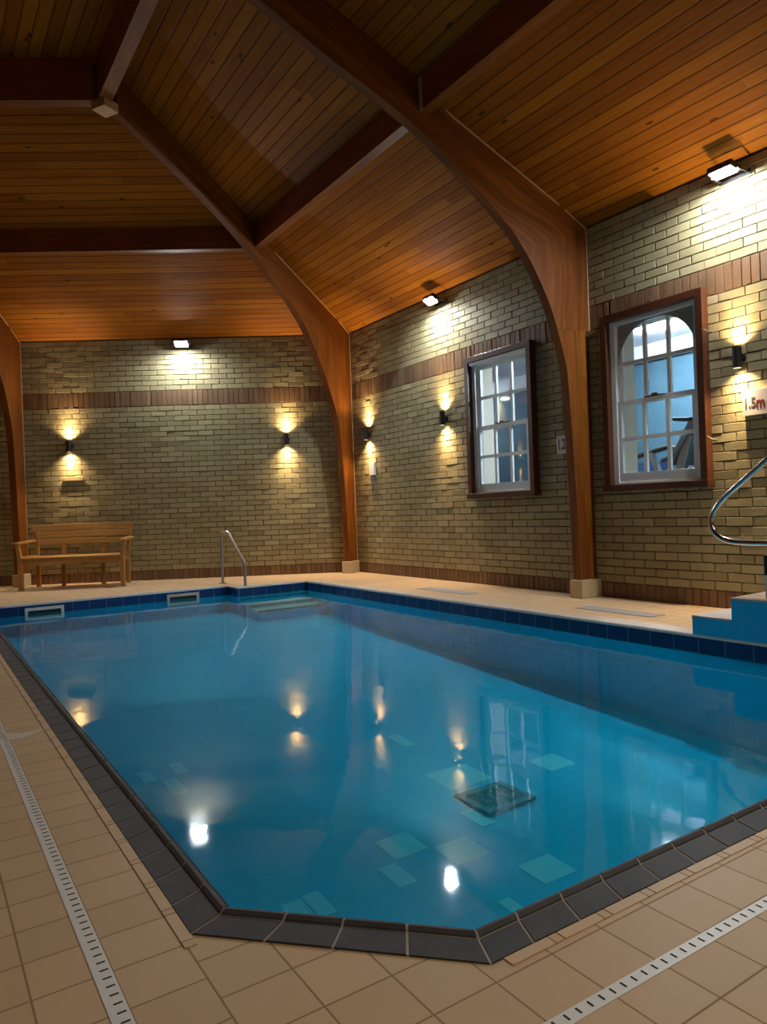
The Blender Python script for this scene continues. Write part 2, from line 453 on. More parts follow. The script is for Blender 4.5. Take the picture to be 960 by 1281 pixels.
wt = MB()
wt.face([(.5, 8.825, ZW), (.5, 1.55, ZW), (.92, 1.13, ZW), (4.285, 1.12, ZW), (4.285, 8.505, ZW), (3.335, 8.505, ZW), (3.335, 8.825, ZW)])
w = wt.build('pool_water', M['water'], weld=False); w['kind'] = 'stuff'
tag(w, 'still turquoise pool water mirroring the lit brick walls', 'water')

# slate coping with a raised rolled nose
cp = MB()
OUT = [V(XL, 8.82, 0), V(XL, 1.545, 0), V(.92, 1.085, 0), V(4.28, 1.07, 0)]
def offs(d):
    ds = [(OUT[i+1] - OUT[i]).normalized() for i in range(3)]
    ns = [V(-q.y, q.x, 0) for q in ds]
    res = [OUT[0] + ns[0] * d]
    for i in (1, 2):
        b = (ns[i-1] + ns[i]).normalized(); res.append(OUT[i] + b * (d / b.dot(ns[i])))
    res.append(OUT[3] + ns[2] * d); return res
PROF = [(0.001, -.02), (0.001, .0042), (.074, .0042), (.0752, .001)]
PROF2 = [(.0765, .001), (.079, .0075), (.088, .0125), (.097, .011), (.104, .003), (.108, -.01), (.109, -.13)]
OF2 = [(offs(d), z) for d, z in PROF2]
OF = [(offs(d), z) for d, z in PROF]
GP = [(.002, -.02), (.002, .0018), (.076, .0018), (.081, .0062), (.088, .0102), (.0960, .0088), (.1022, .001), (.1062, -.012), (.1072, -.13)]
OG = [(offs(d), z) for d, z in GP]
cuts = [[0], [0, .262, .495, .741, 1], []]
L0 = (OUT[1] - OUT[0]).length; n0 = round(L0 / .137); cuts[0] = [i / n0 for i in range(n0 + 1)]
L2 = (OUT[3] - OUT[2]).length; cuts[2] = [0] + [(.115 + i * .137) / L2 for i in range(int((L2 - .115) / .137) + 1)]
for sgi in range(3):
    L = (OUT[sgi+1] - OUT[sgi]).length
    def row(src, t): return [a[sgi].lerp(a[sgi+1], t) + V(0, 0, z) for a, z in src]
    cp_g0, cp_g1 = row(OG, 0), row(OG, 1); cp.strip(cp_g0, cp_g1, 1)
    cs = cuts[sgi]
    for i in range(len(cs) - 1):
        e = .0036 / L; t0, t1 = cs[i] + e, cs[i+1] - e
        dz = V(0, 0, random.uniform(-.0005, .0005))
        for src in (OF, OF2):
            A = [p + dz for p in row(src, t0)]; B = [p + dz for p in row(src, t1)]
            ox = random.random() * 30
            b0 = len(cp.uv); cp.strip(A, B, 0)
            for k in range(b0, len(cp.uv)): cp.uv[k] = [(u + ox, v) for u, v in cp.uv[k]]
            cp.face(A); cp.face(list(reversed(B)))
cpo = cp.build('pool_coping', [M['coping'], M['grout']], structure=True, weld=False)

# white slotted drain channels
def drain(name, label, o, d, side, L, w, step, s0, s1):
    o, d, side = V(o), V(d), V(side)
    r = thing(name, label, 'drain', o, 0, None)
    b = MB(); b.obox(o + V(0, 0, -.03), d * L, side * w, V(0, 0, .0315)); b.build('channel_cover', M['white'], r)
    q = MB(); x = step * .5
    while x < L:
        q.obox(o + d * x + side * w * s0 + V(0, 0, -.002), d * .0045, side * w * (s1 - s0), V(0, 0, .0041)); x += step
    q.build('drain_slots', M['slot'], r)['kind'] = 'stuff'
drain('drain_channel', 'white slotted drain strip running along the left side of the pool', (.266, .2, 0), (0, 1, 0), (1, 0, 0), 8.6, .036, .0298, .38, .85)
drain('drain_channel', 'white slotted drain strip crossing the tiles before the near right edge', (.85, .881, 0), (1, -.012, 0), (.012, 1, 0), 3.9, .03, .0298, .3, .8)

# pale smear on the left deck
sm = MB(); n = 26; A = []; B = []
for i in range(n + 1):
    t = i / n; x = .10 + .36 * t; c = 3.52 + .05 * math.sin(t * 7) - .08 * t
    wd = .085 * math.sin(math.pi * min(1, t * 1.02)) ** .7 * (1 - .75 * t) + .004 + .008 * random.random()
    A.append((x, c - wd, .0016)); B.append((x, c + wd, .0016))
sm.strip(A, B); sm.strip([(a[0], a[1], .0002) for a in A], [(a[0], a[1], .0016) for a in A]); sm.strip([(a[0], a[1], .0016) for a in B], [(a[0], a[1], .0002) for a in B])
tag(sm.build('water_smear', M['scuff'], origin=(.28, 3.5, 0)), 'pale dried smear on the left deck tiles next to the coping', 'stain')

# bluish window light on the right deck, painted as flat strips
for nm, x0, x1, y0, y1, lab in [('deck_light_patch', 4.70, 4.88, 3.52, 4.28, 'painted strip of bluish window light on the deck just before the nearer timber post'),
                                ('deck_light_patch', 4.70, 4.88, 5.75, 6.6, 'painted strip of bluish window light on the deck farther off, below the smaller-looking window')]:
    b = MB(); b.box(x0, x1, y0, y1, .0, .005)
    tag(b.build(nm, plain('blue-grey light patch', (.32, .30, .31), .6) if 'mat' not in M else M['mat'], origin=((x0 + x1) / 2, (y0 + y1) / 2, 0), bevel=.001), lab, 'mat', None)

# ------------------------------------------------------------------ brick walls
def bricked(name, org, d, L, s_lo, s_hi, holes=()):
    out = inward(d)
    P = lambda s, z, o: org + d * s + out * o + V(0, 0, z)
    b = MB()
    # body of the wall behind the bricks, opened at the windows
    xs = sorted(set([0, L] + [h[0] for h in holes] + [h[1] for h in holes]))
    for i in range(len(xs) - 1):
        a, c = xs[i], xs[i+1]
        hs = [h for h in holes if h[0] <= a + 1e-6 and h[1] >= c - 1e-6]
        zs = [(-.02, 5.2)] if not hs else [(-.02, hs[0][2]), (hs[0][3], 5.2)]
        if not hs: zs = [(-.02, EAVE + .02)]
        else: zs = [(-.02, hs[0][2]), (hs[0][3], EAVE + .02)]
        for z0, z1 in zs:
            b.obox(P(a, z0, -.2), d * (c - a), out * .192, V(0, 0, z1 - z0), 0)
    def brick(s0, s1, z0, z1, mi):
        parts = [(s0, s1, z0, z1)]
        for h in holes:
            np_ = []
            for a, c, e, f in parts:
                if c <= h[0] or a >= h[1] or f <= h[2] or e >= h[3]: np_.append((a, c, e, f)); continue
                if a < h[0]: np_.append((a, h[0], e, f))
                if c > h[1]: np_.append((h[1], c, e, f))
                if e < h[2] and min(h[2], f) - e > .02: np_.append((max(a, h[0]), min(c, h[1]), e, h[2]))
                if f > h[3] and f - h[3] > .02: np_.append((max(a, h[0]), min(c, h[1]), h[3], f))
            parts = np_
        for a, c, e, f in parts:
            if c - a < .02: continue
            o = random.gauss(0, .0011); sh = min(1, max(0, random.gauss(.5, .15)))
            j = [random.gauss(0, .0011) for _ in range(8)]
            t1, t2 = random.gauss(0, .0007), random.gauss(0, .0007)
            F = [P(a + j[0], e + j[1], o - t1 - t2), P(c + j[2], e + j[3], o + t1 - t2), P(c + j[4], f + j[5], o + t1 + t2), P(a + j[6], f + j[7], o - t1 + t2)]
            K = [P(a - .001, e - .001, -.0085), P(c + .001, e - .001, -.0085), P(c + .001, f + .001, -.0085), P(a - .001, f + .001, -.0085)]
            # small arris
            ce = sum(F, Vector()) / 4
            I = [p + (ce - p).normalized() * .006 + out * .0012 for p in F]
            b.face(I, mi, None, sh)
            for k in range(4):
                k2 = (k + 1) % 4
                b.face([F[k], F[k2], I[k2], I[k]], mi, None, sh); b.face([K[k], K[k2], F[k2], F[k]], mi, None, sh)
    m = .0045
    def rows(z0, n):
        for k in range(n):
            s = s_lo - (.1125 if k % 2 else 0)
            while s < s_hi:
                brick(max(s, s_lo) + m, min(s + .225, s_hi) - m, z0 + k * .075 + m, z0 + (k + 1) * .075 - m, 1); s += .225
    def soldiers(z0, z1):
        s = s_lo
        while s < s_hi:
            brick(s + m * .8, s + .0745 - m * .8, z0 + m, z1 - m, 2); s += .0745
    soldiers(0, .14); rows(.14, 32); soldiers(2.54, 2.765); rows(2.765, 10)
    return b.build(name, [M['mortar'], M['brick'], M['soldier']], structure=True, weld=False)
YO = VX[0].y
W1 = (5.44 , 6.42, 1.05, 2.57); W2 = (3.50, 4.45, 1.04, 2.57)
bricked('wall_right', VX[0], dirs[0], SIDE, 1.0 - YO, SIDE, [(a - YO, c - YO, e, f) for a, c, e, f in (W1, W2)])
bricked('wall_back', VX[1], dirs[1], SIDE, 0, SIDE)
for i, nm in ((2, 'wall_left_back'), (3, 'wall_left'), (4, 'wall_left_front'), (5, 'wall_front')):
    b = MB(); d = dirs[i]; o = inward(d)
    b.obox(VX[i] + V(0, 0, -.02) - o * .2, d * SIDE, o * .2, V(0, 0, EAVE + .04)); b.build(nm, M['brickwall'], structure=True)

# ------------------------------------------------------------------ ceiling
ce = MB()
ringv = []
for i in range(6): ringv.append(VX[i] + (CEN - VX[i]).normalized() * (URING / H3))
for i in range(6):
    A, B = VX[i], VX[(i+1) % 6]; a1 = (CEN - A).normalized(); b1 = (CEN - B).normalized(); d = dirs[i]
    def at(u, z): return A + a1 * (u / H3) + V(0, 0, z), B + b1 * (u / H3) + V(0, 0, z)
    def panel(u0, z0, u1, z1):
        p, q = at(u0, z0); s_, r_ = at(u1, z1); k = math.sqrt(1 + SLOPE ** 2)
        pts = [p, q, r_, s_]
        uv = [((x - A).dot(d), u * k + i * 1.7) for x, u in ((p, u0), (q, u0), (r_, u1), (s_, u1))]
        ce.face(list(reversed(pts)), 0, list(reversed(uv)))
        up = V(0, 0, .05); ce.face([x + up for x in pts], 0, uv)
    panel(-.05, EAVE - .05 * SLOPE, UPUR, EAVE + SLOPE * UPUR)
    panel(UPUR, cz(UPUR + .01), URING, cz(URING))
    p, q = at(UPUR, EAVE + SLOPE * UPUR); s_, r_ = at(UPUR, cz(UPUR + .01)); ce.face([p, s_, r_, q])
top = [v + V(0, 0, ZFLAT) for v in ringv]
ce.face(list(reversed(top)), 0, [(p.y, p.x) for p in reversed(top)])
ce.face([p + V(0, 0, .05) for p in top], 0, [(p.y, p.x) for p in top])
ce.build('ceiling', M['ceil'], structure=True, weld=False)

# ------------------------------------------------------------------ glulam arches
PIN = [(.25, .17), (.27, .85), (.30, 1.5), (.328, 2.02), (.349, 2.19), (.393, 2.35), (.446, 2.50), (.452, 2.52), (.531, 2.72), (.627, 2.89), (.735, 3.055), (.843, 3.19), (.963, 3.32), (1.085, 3.41), (1.294, 3.565), (1.63, 3.775), (1.93, 3.95), (2.3, 4.11), (2.85, 4.32), (3.25, 4.5), (3.78, 4.71)]
PINH = [(.235, .17), (.27, .85), (.31, 1.5), (.355, 2.0), (.39, 2.17), (.44, 2.32), (.519, 2.49), (.523, 2.50), (.635, 2.74), (.735, 2.91), (.84, 3.07), (.957, 3.23), (1.087, 3.40), (1.2, 3.5), (1.39, 3.66), (1.698, 3.84), (1.95, 4.0), (2.3, 4.19), (2.8, 4.41), (3.26, 4.57), (3.78, 4.73)]
POZ = [.17, .85, 1.5, 2.02, 2.2, 2.4, 2.525, 2.53, 2.8, 3.1, 3.3, EAVE - .01]
POR = [.22, .45, .75, 1.15, 1.6, 2.0, 2.5, 3.15, 3.78]
def pout(low, up): return [(low if z < 2.528 else up, z) for z in POZ] + [(u, cz(u) + .002) for u in POR]
def spline(P):
    out = []
    for i in range(len(P) - 1):
        p0 = P[max(0, i-1)]; p1 = P[i]; p2 = P[i+1]; p3 = P[min(len(P)-1, i+2)]
        for k in range(3):
            t = k / 3
            out.append(tuple(.5 * (2*p1[j] + (p2[j]-p0[j])*t + (2*p0[j]-5*p1[j]+4*p2[j]-p3[j])*t*t + (-p0[j]+3*p1[j]-3*p2[j]+p3[j])*t**3) for j in (0, 1)))
    out.append(P[-1]); return out
def lin(P):
    out = []
    for i in range(len(P) - 1):
        for k in range(3): out.append(tuple(P[i][j] + (P[i+1][j] - P[i][j]) * k / 3 for j in (0, 1)))
    out.append(P[-1]); return out
def arch(label, foot, d, near, k, thick=.09, foot_u=.15, trims=(1,), prof=None, outer=(.064, .006)):
    """foot on the wall, d = plan direction inwards, near = unit plan vector towards the viewer, k = stretch of u"""
    foot, d, near = V(foot), V(d), V(near)
    PN = prof or PIN; PIN_S, POUT_S = spline(PN), lin(pout(*outer))
    r = thing('timber_arch', label, 'roof arch', foot + d * foot_u, 0, 'laminated timber arches')
    P = lambda uz, o: foot + d * (uz[0] * k) + near * o + V(0, 0, uz[1])
    h = thick / 2; b = MB()
    In, If = [P(q, h) for q in PIN_S], [P(q, -h) for q in PIN_S]
    On, Of = [P(q, h) for q in POUT_S], [P(q, -h) for q in POUT_S]
    b.strip(On, In); b.strip(Of, If, flip=True); b.strip(In, If); b.strip(On, Of, flip=True)
    b.face([In[0], If[0], Of[0], On[0]]); b.face([In[-1], On[-1], Of[-1], If[-1]])
    b.build('arch_rib', M['glulam'], r)
    pl = MB(); pl.obox(foot + d * (.004 * k) - near * (h + .03), d * ((PN[0][0] + .022) * k), near * (thick + .06), V(0, 0, .172)); pl.build('plinth', M['plinth'], r, bevel=.006)
    for sg in trims:
        t = MB(); q = [p for p in POUT_S if p[0] > .3 and p[0] < 1.86]
        c = [P((u, z - .012), sg * (h + .006)) for u, z in q]
        t.tube(c, .008, 6)
        zb = .18 if outer[0] == outer[1] else 2.54; ou = outer[1] + .01
        t.tube([P((ou, zb), sg * (h + .004)), P((ou, 2.8), sg * (h + .004)), P((ou, EAVE - .02), sg * (h + .004)), P((.3, cz(.3) - .012), sg * (h + .006))], .006, 6)
        t.build('edge_batten', M['trimwood'], r)
    return r
a_mid = arch('curved timber arch nearest the camera, rising between the two windows', (XR, 4.715, 0), (-1, 0, 0), (0, -1, 0), 1)
a_hip = arch('curved timber arch standing in the far right corner of the room', (XR, YC, 0), (-H3, -.5, 0), (.5, -H3, 0), 1 / H3, trims=(1, -1), prof=PINH, outer=(.034, .034))
S3 = 4.79
f3 = VX[1] + dirs[1] * S3
a_left = arch('curved timber arch behind the bench, cut by the left edge', f3, inward(dirs[1]), -dirs[1], 1, outer=(.012, .012))
# dark backing board beside the middle arch
b = MB(); b.box(XR - .066, XR - .004, 4.69, 4.74, .172, 2.52); b.build('backing_board', M['framewood'], a_mid, bevel=.003)

# ------------------------------------------------------------------ purlins and ring beams
def roofbeam(name, label, p, q, inn, w, z0, z1, hanger=None, mat='beam'):
    p, q, inn = V(p), V(q), V(inn); mid = (p + q) / 2
    r = thing(name, label, 'roof beam', (mid.x, mid.y, z0), 0, 'roof beams')
    b = MB(); b.obox(V(p.x, p.y, z0) - inn * w / 2, q - p, inn * w, V(0, 0, z1 - z0)); b.build('beam', M[mat], r, bevel=.004)
    s = MB(); s.obox(V(p.x, p.y, z0 - .012) - inn * w / 2, q - p, inn * w, V(0, 0, .0125)); s.build('bottom_board', M['glulam'], r)
    if hanger is not None:
        g = MB(); dd = (q - p).normalized(); hp = V(hanger)
        g.obox(V(hp.x, hp.y, z0 - .015) + inn * (w / 2 + .0005) - dd * .02, dd * .04, inn * .008, V(0, 0, z1 - z0 + .0)); g.build('hanger', M['plinth'], r)
xp = XR - UPUR
inR = Vector((-1, 0, 0)); inB = inward(dirs[1])
hipat = lambda u: VX[1] + (CEN - VX[1]).normalized() * (u / H3)
hp = hipat(UPUR)
zp0, zp1 = 4.12, 4.12 + .265
roofbeam('purlin', 'red-brown roof purlin over the right wall, between the two right arches', (xp, 4.765, 0), (xp, hp.y - .06, 0), inR, .1, zp0, zp1)
roofbeam('purlin', 'roof purlin above the camera side of the nearest arch, top right', (xp, .6, 0), (xp, 4.665, 0), inR, .1, zp0, zp1, hanger=(xp, 4.64, 0))
bp = hp + dirs[1] * .06; bq = VX[1] + dirs[1] * (S3 - .05) + inB * UPUR
roofbeam('purlin', 'horizontal roof purlin over the back wall and bench', bp, bq, inB, .1, zp0, zp1)
hub = hipat(URING)
roofbeam('ring_beam', 'dark top beam running from the roof joint towards the viewer', (hub.x, .6, 0), (hub.x, hub.y - .02, 0), inR, .12, 4.78, ZFLAT)
rq = VX[1] + dirs[1] * (S3 + 1.5) + inB * URING
roofbeam('ring_beam', 'dark horizontal top beam leaving the roof joint to the left', hub + dirs[1] * .02, rq, inB, .12, 4.78, ZFLAT)
hb = thing('joint_block', 'small pale timber block where the top beams meet the corner arch', 'joint block', (hub.x, hub.y, 4.66))
g = MB(); nd = (CEN - VX[1]).normalized(); sd = V(-nd.y, nd.x, 0); c0 = V(hub.x, hub.y, 0)
g.obox(c0 - nd * .1 - sd * .085 + V(0, 0, 4.70), nd * .17, sd * .17, V(0, 0, .085)); g.build('block', M['trimwood'], hb, bevel=.006)
g = MB(); g.obox(c0 + nd * .07 - sd * .06 + V(0, 0, 4.78), nd * .02, sd * .12, V(0, 0, .3)); g.build('strap', M['framewood'], hb)

# ------------------------------------------------------------------ windows
def window(idx, a0, a1, z0, z1, cols=3, arched=False, hooks=(), blind=False):
    r = bpy.data.objects.new('window_%d' % idx, None); COL.objects.link(r); r.location = (XR, (a0 + a1) / 2, z0); r['kind'] = 'structure'
    fw, pr = .062, .085
    f = MB()                                   # timber surround standing proud of the bricks
    f.box(XR - pr, XR + .03, a0, a0 + fw, z0, z1); f.box(XR - pr, XR + .03, a1 - fw, a1, z0, z1)
    f.box(XR - pr, XR + .03, a0 + fw, a1 - fw, z1 - fw, z1); f.build('surround', M['framewood'], r, bevel=.003)
    s = MB(); s.box(XR - pr - .015, XR + .03, a0 - .01, a1 + .01, z0 - .03, z0 + .028); s.build('sill', M['framewood'], r, bevel=.003)
    b0, b1, y0, y1 = z0 + .028, z1 - fw, a0 + fw, a1 - fw
    bx = MB(); t = .055                           # white box frame
    bx.box(XR - .025, XR + .06, y0, y0 + t, b0, b1); bx.box(XR - .025, XR + .06, y1 - t, y1, b0, b1)
    bx.box(XR - .025, XR + .06, y0 + t, y1 - t, b1 - t * .7, b1); bx.box(XR - .03, XR + .06, y0 + t, y1 - t, b0, b0 + .02); bx.build('sash_box', M['sash'], r, bevel=.003)
    y0 += t; y1 -= t; b1 -= t * .7; b0 += .02
    zm = (b0 + b1) / 2
    def sash(nm, zz0, zz1, x, br, tr):
        o = MB(); st = .042; tk = .035
        o.box(x, x + tk, y0, y0 + st, zz0, zz1); o.box(x, x + tk, y1 - st, y1, zz0, zz1)
        o.box(x, x + tk, y0 + st, y1 - st, zz0, zz0 + br); o.box(x, x + tk, y0 + st, y1 - st, zz1 - tr, zz1)
        ob = o.build(nm, M['sash'], r, bevel=.002)
        gb = MB(); gw = .034
        for c in range(1, cols):
            y = y0 + st + (y1 - y0 - 2 * st) * c / cols; gb.box(x + .004, x + tk - .006, y - gw / 2, y + gw / 2, zz0 + br, zz1 - tr)
        zc = (zz0 + br + zz1 - tr) / 2; gb.box(x + .003, x + tk - .005, y0 + st, y1 - st, zc - gw / 2, zc + gw / 2)
        gb.build('glazing_bar', M['sash'], ob)
        gl = MB(); gl.box(x + .016, x + .019, y0 + st - .005, y1 - st + .005, zz0 + br - .005, zz1 - tr + .005); gl.build('pane', M['glass'], ob)
        return ob
    sash('lower_sash', b0, zm + .02, XR - .015, .085, .04)
    us = sash('upper_sash', zm - .02, b1, XR + .022, .04, .012 if arched else .045)
    lt = MB(); ym = (y0 + y1) / 2; lt.box(XR - .02, XR + .02, ym - .11, ym + .11, zm + .02, zm + .032); lt.box(XR - .025, XR + .0, ym - .02, ym + .03, zm + .032, zm + .05)
    lt.build('catch', M['framewood'], r, bevel=.002)
    rv = MB()                                  # painted reveal behind the sash
    rv.box(XR + .062, XR + .24, y1 - .005, y1 + .05, b0 - .1, b1 + .05); rv.box(XR + .062, XR + .24, y0 - .05, y0 + .005, b0 - .1, b1 + .05)
    rv.box(XR + .062, XR + .24, y0, y1, b1 + .0, b1 + .05); rv.box(XR + .062, XR + .24, y0, y1, b0 - .1, b0 - .02); rv.build('reveal', M['reveal'], r)
    if arched:
        sp = MB(); rad = (y1 - y0) / 2 - .012; cy = (y0 + y1) / 2; zs = (zm + .02 + b1) / 2 - .01; rz = b1 - zs - .004; n = 28
        arc = [(cy - rad * math.cos(math.pi * k / n), zs + rz * math.sin(math.pi * k / n)) for k in range(n + 1)]
        for x, fl_ in ((XR + .012, 0), (XR + .021, 1)):
            for k in range(n):
                q = [(x, arc[k][0], arc[k][1]), (x, arc[k+1][0], arc[k+1][1]), (x, arc[k+1][0], b1), (x, arc[k][0], b1)]
                sp.face(q if fl_ else list(reversed(q)))
        sp.strip([(XR + .012, *p) for p in arc], [(XR + .021, *p) for p in arc])
        sp.build('arch_spandrel', M['spandrel'], r)
    for hy, hz in hooks:
        h = MB(); h.tube([(XR - pr, hy, hz + .012), (XR - pr - .03, hy, hz + .012), (XR - pr - .045, hy - .02, hz + .005), (XR - pr - .04, hy - .05, hz - .018), (XR - pr - .03, hy - .085, hz - .024)], .009, 8)
        h.build('hook', M['brass'], r, smooth=True)
    if blind:
        bl = MB(); bl.box(XR - .07, XR - .03, a0 + fw + .01, a1 - fw - .01, z1 - fw - .035, z1 - fw - .002); bl.build('blind_rail', M['sash'], r, bevel=.004)
    return r
window(1, 5.40, 6.465, 1.02, 2.61, blind=True)
window(2, 3.455, 4.49, 1.02, 2.61, arched=True, hooks=[(3.43, 2.24), (3.43, 1.38)])

# ------------------------------------------------------------------ the room behind the windows
XG, ZG = 7.6, 2.72
def gymwall(nm, x0, x1, y0, y1, z0, z1, m):
    b = MB(); b.box(x0, x1, y0, y1, z0, z1); return b.build(nm, m, structure=True)
gymwall('wall_gym_far', XG, XG + .1, 1.5, 12, .1, 3.1, M['gymwall'])
gymwall('wall_gym_near', XR + .25, XG, 1.4, 1.5, .1, 3.1, M['gymwall'])
gymwall('wall_gym_end', XR + .25, XG, 12, 12.1, .1, 3.1, M['gymwall'])
gymwall('ceiling_gym', XR + .2, XG + .1, 1.4, 12.1, 2.78, 2.88, M['gymceil'])
gymwall('floor_gym', XR + .2, XG + .1, 1.4, 12.1, 0, .1, M['gymfloor'])
gymwall('trim_gym', XG - .12, XG, 1.5, 12, 2.6, 2.78, M['gymceil'])
for y, lab in ((4.85, 'round white ceiling lamp seen through the arched window'), (8.6, 'added unseen ceiling lamp lighting the back room beyond the smaller-looking window')):  # second lamp is added, to light the room behind the farther window
    r = thing('ceiling_lamp', lab, 'lamp', (6.75, y, 2.78))
    b = MB(); b.tube([(6.75, y, 2.752), (6.75, y, 2.78)], .07, 24); b.build('lamp_base', M['white'], r)
    b = MB(); b.tube([(6.75, y, 2.722), (6.75, y, 2.732), (6.75, y, 2.752)], [.09, .115, .115], 24); b.build('diffuser', M['gymlamp' if y < 6 else 'gymfill'], r)

tm = thing('treadmill', 'grey exercise treadmill in the room behind the arched window', 'treadmill', (6.9, 4.7, .1))
b = MB(); b.box(6.62, 7.2, 4.3, 5.25, .1, .28); b.build('deck', M['black'], tm, bevel=.02)
for x in (6.62, 7.2):
    b = MB(); b.beam((x, 4.95, .25), (x, 4.55, 1.55), .07, .1, (0, 1, 0)); b.build('upright', M['dullsteel'], tm, bevel=.01)
    b = MB(); b.tube([(x, 4.6, 1.45), (x, 4.8, 1.5), (x, 5.05, 1.46), (x, 5.3, 1.4)], .028, 10); hd_ = b.build('handrail', M['black'], tm, smooth=True)
    b = MB(); b.beam((x, 5.02, 1.48), (x, 4.86, 1.1), .05, .06, (0, 1, 0)); b.build('handrail_strut', M['dullsteel'], hd_, bevel=.008)
b = MB(); b.obox((6.56, 4.74, 1.3), (.7, 0, 0), (0, -.3, .45), (0, .05, .035)); cs_ = b.build('console', M['grey'], tm, bevel=.01)
b = MB(); b.obox((6.5, 4.46, 1.73), (.8, 0, 0), (0, .2, .02), (0, 0, .035)); b.build('console_shelf', M['black'], cs_, bevel=.008)
for ch in tm.children: ch.location = (0, -.13, -.0)
for ch in tm.children:
    if ch.name.startswith(('console', 'handrail')): ch.location = (0, -.13, -.055)
cb = thing('gym_cabinet', 'dark blue cabinet behind the arched window, left of the treadmill', 'cabinet', (7.42, 5.45, .1))
b = MB(); b.box(7.3, 7.58, 5.3, 5.6, .1, 1.35); b.build('body', M['darkblue'], cb, bevel=.01)
b = MB(); b.box(7.285, 7.3, 5.315, 5.585, .15, 1.31); b.build('door', M['darkblue'], cb, bevel=.004)

# ------------------------------------------------------------------ wall sconces (up and down lights)
def frame_of(w, s, z):
    if w == 'R': return V(XR, s, z), V(0, 1, 0), V(-1, 0, 0)
    return VX[1] + dirs[1] * s + V(0, 0, z), dirs[1], inward(dirs[1])
def spot(name, loc, direction, power, size, blend, col, soft=.012):
    L = bpy.data.lights.new(name, 'SPOT'); L.energy = power; L.spot_size = R(size); L.spot_blend = blend; L.color = col; L.shadow_soft_size = soft
    o = bpy.data.objects.new(name, L); COL.objects.link(o); o.location = loc
    o.rotation_euler = V(direction).to_track_quat('-Z', 'Y').to_euler(); return o
def sconce(w, s, z, label, power=32):
    p, d, o = frame_of(w, s, z); c = p + o * .062
    r = thing('wall_sconce', label, 'wall light', p, 0, 'black up-and-down wall lights')
    b = MB(); hh = .082
    ring = 20
    b.tube([c - V(0, 0, hh), c + V(0, 0, hh)], .034, ring, caps=False); b.tube([c + V(0, 0, hh), c - V(0, 0, hh)], .030, ring, caps=False)
    for sg in (-1, 1):
        zc = V(0, 0, sg * hh)
        A = [c + zc + V(math.cos(6.28319 * k / ring), math.sin(6.28319 * k / ring), 0) * .034 for k in range(ring + 1)]
        B = [c + zc + V(math.cos(6.28319 * k / ring), math.sin(6.28319 * k / ring), 0) * .030 for k in range(ring + 1)]
        b.strip(A, B, flip=sg > 0)
    hs_ = b.build('housing', M['black'], r, smooth=True)
    b = MB(); b.tube([p + o * .002, p + o * .03], .04, 16); b.tube([p + o * .02, p + o * .035], .022, 10); b.build('mount', M['black'], r, smooth=True)
    for sg in (-1, 1):
        b = MB(); b.tube([c + V(0, 0, sg * (hh - .022)), c + V(0, 0, sg * (hh - .016))], .0295, 16); b.build('lens', M['warm'], hs_)
        for pw, ang in ((power * .75, 62), (power * .42, 125)):
            l1 = spot('sconce_light', c + V(0, 0, sg * (hh - .006)), (0, 0, sg), pw, ang, 1.0, (1, .69, .37))
            l1.parent = r; l1.location = V(l1.location) - r.location
sconce('R', 3.185, 1.985, 'black wall light to the right of the arched window, above the 1.5m sign')
sconce('R', 6.93, 1.985, 'black wall light just left of the far window on the right wall')
sconce('R', 8.70, 1.985, 'black wall light nearest the far right corner, above the small white plate')
sconce('B', .96, 1.985, 'black wall light on the back wall close to the corner arch')
sconce('B', 4.09, 1.985, 'black wall light on the back wall above the bench')

sconce('B', 8.82, 1.985, 'black wall light beyond the left edge, seen only mirrored in the far window')

# ------------------------------------------------------------------ floodlights
def flood(w, s, z, label, k=1.0, tilt=.55):
    p, d, o = frame_of(w, s, z)
    r = thing('floodlight', label, 'floodlight', p, 0, 'white LED floodlights under the eaves')
    n = (o * tilt + V(0, 0, -.87)).normalized(); u = n.cross(d).normalized()
    c = p + o * .165
    b = MB(); b.obox(c - d * .1 * k - u * .065 - n * .05, d * .2 * k, u * .13, n * .05); hs_ = b.build('housing', M['black'], r, bevel=.006)
    b = MB(); b.obox(c - d * .085 * k - u * .05 + n * .0005, d * .17 * k, u * .1, n * .004); b.build('lens', M['flood'], hs_)
    b = MB(); b.tube([p + d * .11, p + d * .11 + o * .155], .008, 8); b.tube([p - d * .11, p - d * .11 + o * .155], .008, 8); b.obox(p + o * .004 - d * .13 - V(0, 0, .02), d * .26, o * .006, V(0, 0, .04))
    b.build('bracket', M['black'], r)
flood('R', 3.183, 3.40, 'bright floodlight under the eaves at the right edge, above the 1.5m sign', tilt=.16)
flood('R', 6.947, 3.40, 'bright floodlight under the eaves in the middle of the right wall')
flood('B', 2.41, 3.40, 'bright floodlight under the eaves in the centre of the back wall')

# added fill lights out of view, without fixtures, for the ambient level
def add_fill_light(p, n, power):
    L = bpy.data.lights.new('fill_light', 'AREA'); L.shape = 'RECTANGLE'; L.size = .2; L.size_y = .14; L.energy = power; L.color = (1, .87, .66)
    o = bpy.data.objects.new('fill_light', L); COL.objects.link(o); o.location = p; o.rotation_euler = V(n).to_track_quat('-Z', 'Y').to_euler()
for i, s in ((1, 7.0), (5, 2.4), (5, 7.0)):
    p = VX[i] + dirs[i] * s + inward(dirs[i]) * .15 + V(0, 0, 3.4); o = inward(dirs[i])
    add_fill_light(p, o * .12 + V(0, 0, -.99), 18)

